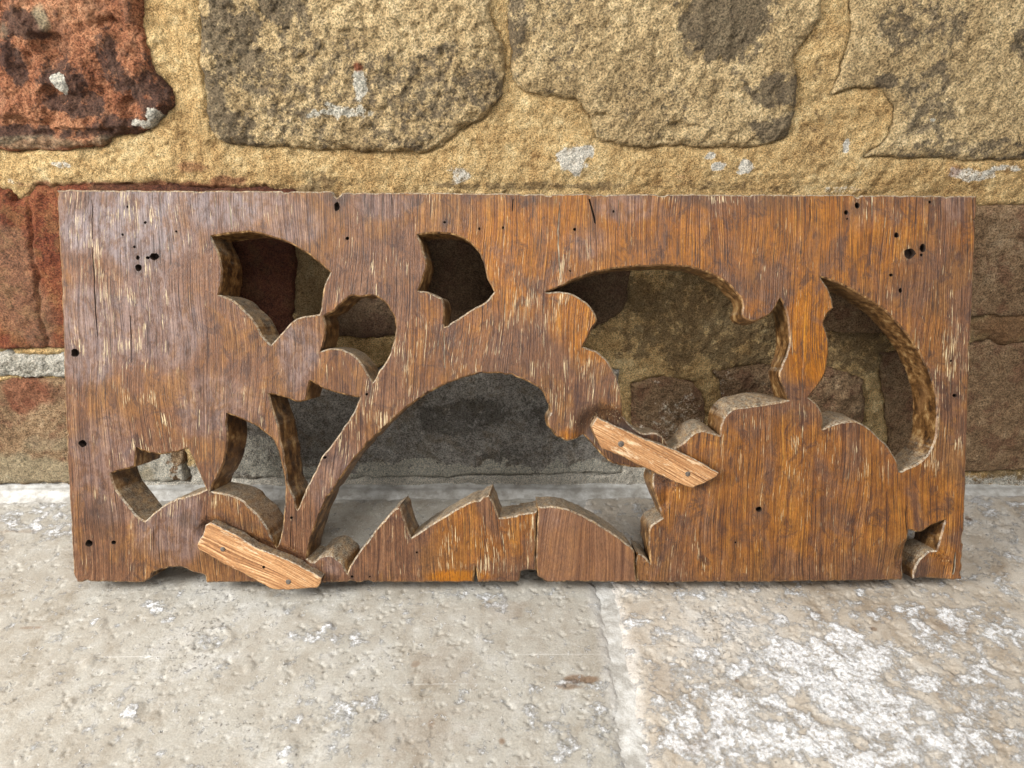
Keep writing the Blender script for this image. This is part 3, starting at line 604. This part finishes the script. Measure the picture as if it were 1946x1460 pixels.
HD = [(1036, 556), (1069, 544), (1092, 531.4), (1123, 520), (1161, 512), (1200, 508), (1238, 505.7), (1277, 505.7), (1315, 509.5), (1349, 520), (1377, 535), (1395, 552), (1407, 566, -3), (1412, 580, -5), (1411, 592, -5), (1412, 603, 0), (1420, 609, 5), (1437, 610, 7), (1454, 603, 6), (1470, 590, 3), (1483, 567, 0),
      (1488, 576, -2), (1494, 592, -3), (1499, 624, -3), (1499, 655, -4), (1493, 678, -6), (1484, 698, -8), (1480, 711, -8), (1484, 727, -6), (1492, 745, -4), (1499, 761, 0),
      (1470, 766, 12), (1444, 770, 16), (1418, 773.5, 15), (1400, 775.5, 13), (1385, 783, 10), (1375, 796, 7), (1370.5, 811, 4), (1369, 828, 3), (1354, 824, 8), (1336, 818, 12), (1322, 821.7, 10), (1307, 834, 6), (1290, 849, 3), (1276, 856, 0), (1266.7, 840), (1251, 826), (1220, 825), (1205, 814), (1191, 800), (1184, 788), (1182, 770), (1179, 745), (1174, 721.5), (1164, 701), (1148.5, 680), (1128, 665), (1107, 660), (1125, 626.5), (1133.5, 608), (1128, 590.5), (1112.5, 572.5), (1092, 560), (1066, 554)]
# big arch: from the lower right tip round to the left tip of the repair (clockwise over the top)
HE_top = [(1207, 1047), (1226, 1060), (1236.5, 1072), (1233, 1042, 3), (1233, 1020, 4), (1237, 1000, 2), (1259, 984.5, 0), (1247, 945, 4), (1241, 921, 5), (1243, 904, 3), (1232, 893, 0), (1214, 892), (1181, 887), (1157, 878), (1136, 857), (1116, 836, 0), (1108, 830, 2), (1098, 834, 6), (1083, 838, 5), (1064, 834, 4), (1049, 824, 4), (1041, 803, 6), (1045, 780, 3), (1036.5, 755, 0), (1027, 740), (1006, 728), (979, 716), (949, 710), (915.6, 710), (882.5, 717.7), (855, 727), (822.5, 742), (787, 764), (754, 791), (724, 818.6), (699, 843), (677, 868), (655, 898), (633, 931), (617, 958), (600.5, 997), (590, 1027), (582.5, 1062), (597, 1066, 4), (612, 1057, 9), (633, 1057, 14), (648, 1068, 12), (659.5, 1090, 2), (669, 1068, 4), (683, 1049), (699, 1027), (721, 999.5), (743, 975), (761, 958), (770.5, 994), (781.5, 1022.7), (807, 1005.5), (831, 990), (855, 975), (882.5, 960), (909.6, 948), (930.7, 938), (949, 984.4), (967, 983), (991, 977), (1020.5, 972)]
HF = [(510, 748), (526, 751.5), (551, 759), (567, 764), (581, 761), (584, 744.7), (589.6, 724), (609, 736.4), (633, 744.7), (658, 751.5), (684, 755.6), (672, 783), (655, 810), (636, 838), (614, 865), (598, 898), (581, 931), (565, 969), (559.5, 947.4), (548.5, 923), (544, 898), (539, 862), (532, 830), (530, 808), (521, 783)]
HG = [(431.6, 787), (450, 793), (471, 802.5), (491.5, 813), (507, 826), (520, 839), (529, 857), (535.7, 886), (541, 917), (542, 948), (539.6, 974), (535.7, 1011), (530.5, 1031.5), (522, 1043), (517.5, 1026), (502, 995), (484, 972), (460, 951), (429, 938), (401, 934), (416, 903), (426, 877), (432, 844), (431.6, 818)]
HH = [(260, 851), (273, 858), (299, 863.6), (325, 862), (345, 857), (356, 852), (366.6, 875), (379, 902), (391, 930), (378, 936), (366, 941), (330, 951), (304, 966), (286, 980), (275, 991), (262, 982), (241.6, 958.6), (221, 930), (210, 901), (234, 893.5), (257, 887), (258.6, 870)]
HI = [(1559, 527), (1582, 534), (1615, 549), (1648, 568.5), (1681, 590), (1708, 618), (1736, 653), (1755, 686), (1771, 725), (1779.5, 760), (1780, 801), (1776, 837), (1763, 864), (1739, 883), (1710, 896), (1703, 873), (1687, 848), (1665, 826), (1648, 811), (1626, 801, 6), (1604, 802, 10), (1585, 806, 8), (1563, 816, 3), (1564.7, 796), (1560, 779.5), (1550, 766), (1536, 756), (1552, 735.6), (1566, 714), (1574, 686), (1575.6, 661.6), (1573, 637), (1566, 615), (1571.5, 601), (1583.8, 585), (1580, 563), (1571.5, 544)]
OUT_A = [(107, 361), (300, 362), (600, 364), (632, 365), (640, 374), (649, 366), (800, 366), (1000, 368), (1250, 369), (1500, 370), (1622, 370), (1630, 376), (1638, 371), (1857, 372), (1851, 520), (1845, 650), (1839, 820), (1834, 960), (1828, 1101), (1792, 1103), (1760, 1101), (1737, 1102), (1740, 1086), (1752, 1066), (1768, 1051), (1781, 1048), (1787, 1020), (1796, 989), (1773, 998), (1750, 1011), (1727, 1007), (1722, 1050), (1715, 1103), (1500, 1106), (1300, 1107), (1212, 1107), (1209, 1080)]
OUT_B = [(1018.5, 1030), (1018.5, 1084), (1009, 1084), (990, 1087), (986.5, 1106), (908, 1107), (904, 1078), (900, 1107), (700, 1107), (392.6, 1107), (389, 1094), (366.6, 1088), (346, 1079), (312, 1081), (293, 1089), (284, 1100), (272, 1107), (146, 1106), (138.5, 1090), (136, 1020), (128, 880), (121, 700), (117, 560), (112, 460)]
outer = OUT_A+HE_top+OUT_B
PATCH = [(1022, 964), (1051, 963), (1081, 969), (1120, 987), (1150, 1005), (1181, 1026), (1205, 1047), (1207, 1078), (1210, 1107), (1039, 1106.5), (1022, 1096), (1020, 1084), (1020, 1030)]

def circ(px, py, rx, ry, seed=0):
    rs = random.Random(seed+int(px)*7+int(py)); out = []
    n = 12 if max(rx, ry) > 3 else 8
    for i in range(n):
        a = 2*math.pi*i/n; k = 1+rs.uniform(-.12, .12); out.append(panel_pt(px+rx*k*math.cos(a), py+ry*k*math.sin(a)))
    return out
def slit(pts, wd):
    L = []; R = []
    rs = random.Random(int(pts[0][0]))
    dense = []
    for a, b in zip(pts[:-1], pts[1:]):
        k = max(1, int(math.hypot(b[0]-a[0], b[1]-a[1])/12))
        dense += [(a[0]+(b[0]-a[0])*i/k, a[1]+(b[1]-a[1])*i/k) for i in range(k)]
    dense.append(pts[-1]); n = len(dense)
    for i, (x, y) in enumerate(dense):
        ww = wd*(0.5+0.5*math.sin(math.pi*(0.12+0.8*i/(n-1))))*rs.uniform(.7, 1.2); j = rs.uniform(-.8, .8)
        L.append(panel_pt(x-ww/2+j, y)); R.append(panel_pt(x+ww/2+j, y))
    return L+R[::-1]
WORM = [(143, 671, 8, 8), (157, 843, 7.5, 7), (169, 1033, 7, 7), (216, 1031, 5, 4), (263, 509, 6.5, 7), (262, 490, 3.5, 4.5), (281, 490, 4, 3), (293, 488, 9, 7), (255.6, 469.5, 2.8, 2.6), (276, 423, 3, 2.6), (233, 446, 2.4, 2.4), (242, 393, 2.2, 2.4), (335, 440, 2.2, 2.2), (640, 393, 5.5, 9), (660, 453, 3.4, 3.4), (956, 433, 2.4, 2.6), (1092, 436, 3, 3.4), (845, 422.5, 2.8, 2.2), (911, 435, 2, 3), (1083.5, 515, 1.8, 1.8), (1629, 391, 5, 6), (1608, 404, 4, 5), (1610, 416, 2, 2), (1704, 447, 4.5, 5.5), (1729, 482, 11, 9.5), (1754, 471, 6, 8), (1751, 485, 3, 3), (1693, 523, 3.4, 3), (1711, 552, 3.4, 5), (1814, 752, 4.5, 3.4), (1767, 384, 2.6, 3), (1442, 968, 6, 5), (1398, 1031, 1.8, 1.8), (617.5, 869.5, 3.6, 3), (553.5, 984, 2.8, 3), (697, 749.5, 2.6, 2.8), (703, 1104-8, 1.8, 1.8), (669, 1096, 2.6, 2.6), (792, 1050, 2, 2), (1807, 686, 2, 2), (1835, 985, 3, 3), (1166, 402, 1.8, 2.6)]
pits = [(circ(*wk), 0.006, 2) for wk in WORM if not (wk[0] > 1830)]
pits += [(slit([(1063, 385), (1060, 440), (1062, 500), (1067, 536)], 2.6), 0.0006, 3),
         (slit([(1120, 378), (1126, 400), (1131, 425)], 5), 0.004, 2),
         (slit([(433, 372), (438, 400), (441, 436)], 2.4), 0.0006, 3),
         (slit([(553, 990), (552, 1040)], 1.4), 0.002, 2),
         (slit([(291, 1000), (292, 1070)], 1.2), 0.0015, 2),
         (slit([(176, 470), (180, 560), (186, 640)], 2.2), 0.0015, 2),
         (slit([(175, 380), (176, 455)], 1.6), 0.001, 2),
         (slit([(248, 600), (250, 690)], 1.8), 0.001, 2),
         (slit([(844, 632), (845, 700)], 1.8), 0.0006, 3),
         (slit([(1176, 372+8), (1177, 430)], 1.6), 0.001, 3),
         (slit([(1725, 1015), (1722, 1000), (1723, 960)], 1.5), 0.002, 2),
         (slit([(1815, 1050), (1812, 1092)], 4), 0.003, 3),
         (slit([(745, 375), (747, 420)], 1.6), 0.001, 2),
         (slit([(975, 378), (973, 402)], 2.4), 0.002, 2),
         (slit([(1540, 380), (1539, 420)], 1.5), 0.001, 2)]

def pl_blobs(l): return [(*panel_pt(a[0], a[1]), a[2]/F_PX*0.53, a[3]/F_PX*0.53, a[4]) for a in l]
def seg_field(x, y, a, b, wd):
    ax, ay = panel_pt(*a); bx, by = panel_pt(*b); ex, ey = bx-ax, by-ay; t = np.clip(((x-ax)*ex+(y-ay)*ey)/(ex*ex+ey*ey), 0, 1)
    d = np.sqrt((x-ax-t*ex)**2+(y-ay-t*ey)**2); return 1-sstep(0.55, 1.0, d/(wd/F_PX*0.53))
def board_recess(x, y):
    r = 0.0050*seg_field(x, y, (1145, 828), (1248, 868), 60)
    r = np.maximum(r, 0.004*seg_field(x, y, (400, 1010), (560, 1075), 26))
    r = np.maximum(r, 0.003*seg_field(x, y, (1735, 1060), (1775, 1085), 40))
    r = r+0.0022*seg_field(x, y, (1218, 1060), (1222, 1100), 12)
    r = r+0.0020*seg_field(x, y, (1280, 900), (1262, 960), 10)
    return r
def board_mask(x, y):
    O = blobs(x, y, pl_blobs([(1500, 950, 300, 170, .55), (1300, 450, 500, 90, .6), (1000, 480, 150, 110, .75), (1160, 450, 120, 60, .6), (1110, 620, 60, 90, .75), (1640, 470, 190, 110, .75), (1450, 440, 140, 50, .55), (1535, 650, 45, 110, 1.0), (1440, 575, 40, 40, .7), (1400, 1000, 190, 110, .45), (1640, 950, 140, 150, .45), (900, 1095, 80, 14, 1.1), (930, 1010, 130, 90, .5), (1085, 825, 26, 16, 1), (1180, 880, 30, 12, .2), (860, 640, 90, 90, .3), (1790, 1010, 60, 120, .55), (650, 590, 30, 20, .5), (620, 700, 30, 60, .15), (1700, 640, 100, 90, .35)]), .3, 22, 71)
    G = blobs(x, y, pl_blobs([(210, 420, 150, 95, 1.0), (420, 390, 110, 45, .75), (470, 385, 26, 50, .9), (560, 680, 36, 60, .55), (160, 640, 60, 130, .65), (300, 620, 100, 110, .55), (200, 860, 70, 110, .4), (400, 760, 70, 70, .4), (560, 430, 60, 50, .4), (640, 930, 60, 90, .3), (730, 390, 70, 28, .35), (1120, 470, 50, 40, .3), (330, 990, 60, 70, .5), (1170, 830, 60, 30, .8), (620, 1070, 60, 30, .4), (1180, 395, 60, 22, .4), (1640, 400, 40, 40, .2), (1815, 400, 30, 40, .35), (1045, 1000, 40, 34, .8)]), .35, 26, 72)
    D = blobs(x, y, pl_blobs([(190, 980, 30, 50, .5), (640, 375, 20, 14, .9), (1129, 410, 12, 34, .5), (1630, 392, 16, 18, .7), (262, 480, 12, 30, .4), (290, 488, 18, 14, .5), (1010, 378, 60, 10, .6), (1320, 378, 40, 12, .5), (1480, 385, 50, 14, .4), (355, 990, 20, 16, .6), (1755, 475, 12, 18, .5), (905, 1085, 8, 22, .7), (960, 700, 60, 20, .2), (850, 690, 70, 60, .25), (1750, 1085, 30, 20, .6), (1240, 905, 30, 12, .6), (420, 1000, 60, 12, .6)]), .35, 45, 73)
    for wx, wy, rx, ry in WORM:
        cx, cy = panel_pt(wx, wy); rr = (max(rx, ry)+4)/F_PX*0.53
        D = np.maximum(D, 0.6*np.exp(-(((x-cx)/rr)**2+((y-cy)/(rr*1.5))**2)))
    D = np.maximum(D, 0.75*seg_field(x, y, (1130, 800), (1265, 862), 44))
    A = blobs(x, y, pl_blobs([(870, 700, 280, 170, .7), (1100, 620, 70, 110, .8), (330, 850, 150, 140, .75), (250, 560, 120, 200, .75), (650, 900, 90, 130, .75), (900, 1030, 170, 80, .75), (1500, 850, 120, 80, .5), (1790, 700, 60, 250, .9), (1740, 430, 120, 60, .4), (700, 500, 80, 100, .5), (1560, 900, 150, 120, .35), (1110, 760, 90, 80, .8), (160, 420, 50, 60, .9), (450, 400, 20, 50, .9), (1290, 1080, 60, 30, .6), (1500, 378, 330, 12, .8)]), .35, 20, 74)
    return O, G, D, A
cb = empty('carved_board', tuple(P0)); cb.rotation_euler = (-TH, 0, 0)
tag(cb, 'weathered pierced oak board with carved leaf openings leaning against the brick wall', 'carved panel')
loops = [loop_px(outer)]+[loop_px(h) for h in (HA, HB, HC, HD, HF, HG, HH, HI)]
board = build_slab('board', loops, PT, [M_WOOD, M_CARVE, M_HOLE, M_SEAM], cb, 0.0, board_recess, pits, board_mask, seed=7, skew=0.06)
patch = build_slab('repair_patch', [loop_px(PATCH)], PT*0.96, [M_PATCH, M_CARVE, M_HOLE, M_SEAM], cb, 0.0003, None, [], lambda x, y: (0*x+.12, blobs(x, y, pl_blobs([(1040, 985, 18, 26, .45)]), .4, 60, 5), 0*x, 0*x-1.2), seed=17)
patch['label'] = 'smoother reddish brown repair piece let into the foot of the board'
BAT1 = [(400, 994), (447, 1016), (480, 1037), (548, 1065), (612, 1098), (609, 1110), (602, 1118), (516, 1118.5), (480, 1099), (419, 1068), (378, 1046), (373.5, 1037), (384, 1018), (391, 999)]
BAT2 = [(1134, 792), (1180, 814), (1216, 829.6), (1279, 854), (1320, 873), (1366, 899), (1362, 906), (1341, 917), (1316, 928), (1303, 924), (1243, 898), (1180, 867), (1142, 852), (1130, 828), (1123.5, 811)]
for BT, th_, nails, hol, lab in ((BAT1, 0.0085, [(423, 1044, 4.5), (548, 1106, 5)], [(501, 1078, 3, 3)], 'pale splintery batten nailed across the lower left leaf'),
                            (BAT2, 0.0070, [(1180, 844, 6), (1307, 901, 5)], [], 'pale batten nailed across the middle bridge')):
    pt_ = [([panel_pt(px+rx*math.cos(a), py+ry*math.sin(a), -th_) for a in np.linspace(0, 2*math.pi, 8)[:-1]], 0.003, 2) for px, py, rx, ry in hol]
    b = build_slab('batten', [smooth_loop(pp(BT, -th_), 0.0016, True, 30)], th_+0.002, [M_FRESH, M_CARVE, M_HOLE, M_SEAM], cb, -th_, None, pt_, None, seed=int(BT[0][0]), round_=0.0005, undul=0.0005, edge_noise=0.0005)
    b['label'] = lab
    for px, py, r in nails:
        x, z = panel_pt(px, py, -th_); rr = r/F_PX*0.5; V = []; Fc = []
        for ring, (q, dpt) in enumerate(((1.0, 0.0008), (1.0, -0.0002), (0.75, -0.0005))):
            for i in range(14): a = 2*math.pi*i/14; V.append((x+rr*q*math.cos(a)*(1+.06*math.sin(3*a)), -th_+dpt, z+rr*q*math.sin(a)))
        V.append((x, -th_-0.00055, z))
        for rg in range(2):
            for i in range(14): j = (i+1) % 14; Fc.append((rg*14+i, rg*14+j, rg*14+14+j, rg*14+14+i))
        for i in range(14): Fc.append((28+i, 28+(i+1) % 14, 42))
        link_mesh('nail', V, Fc, [M_NAIL], b, None, None, True, 40)
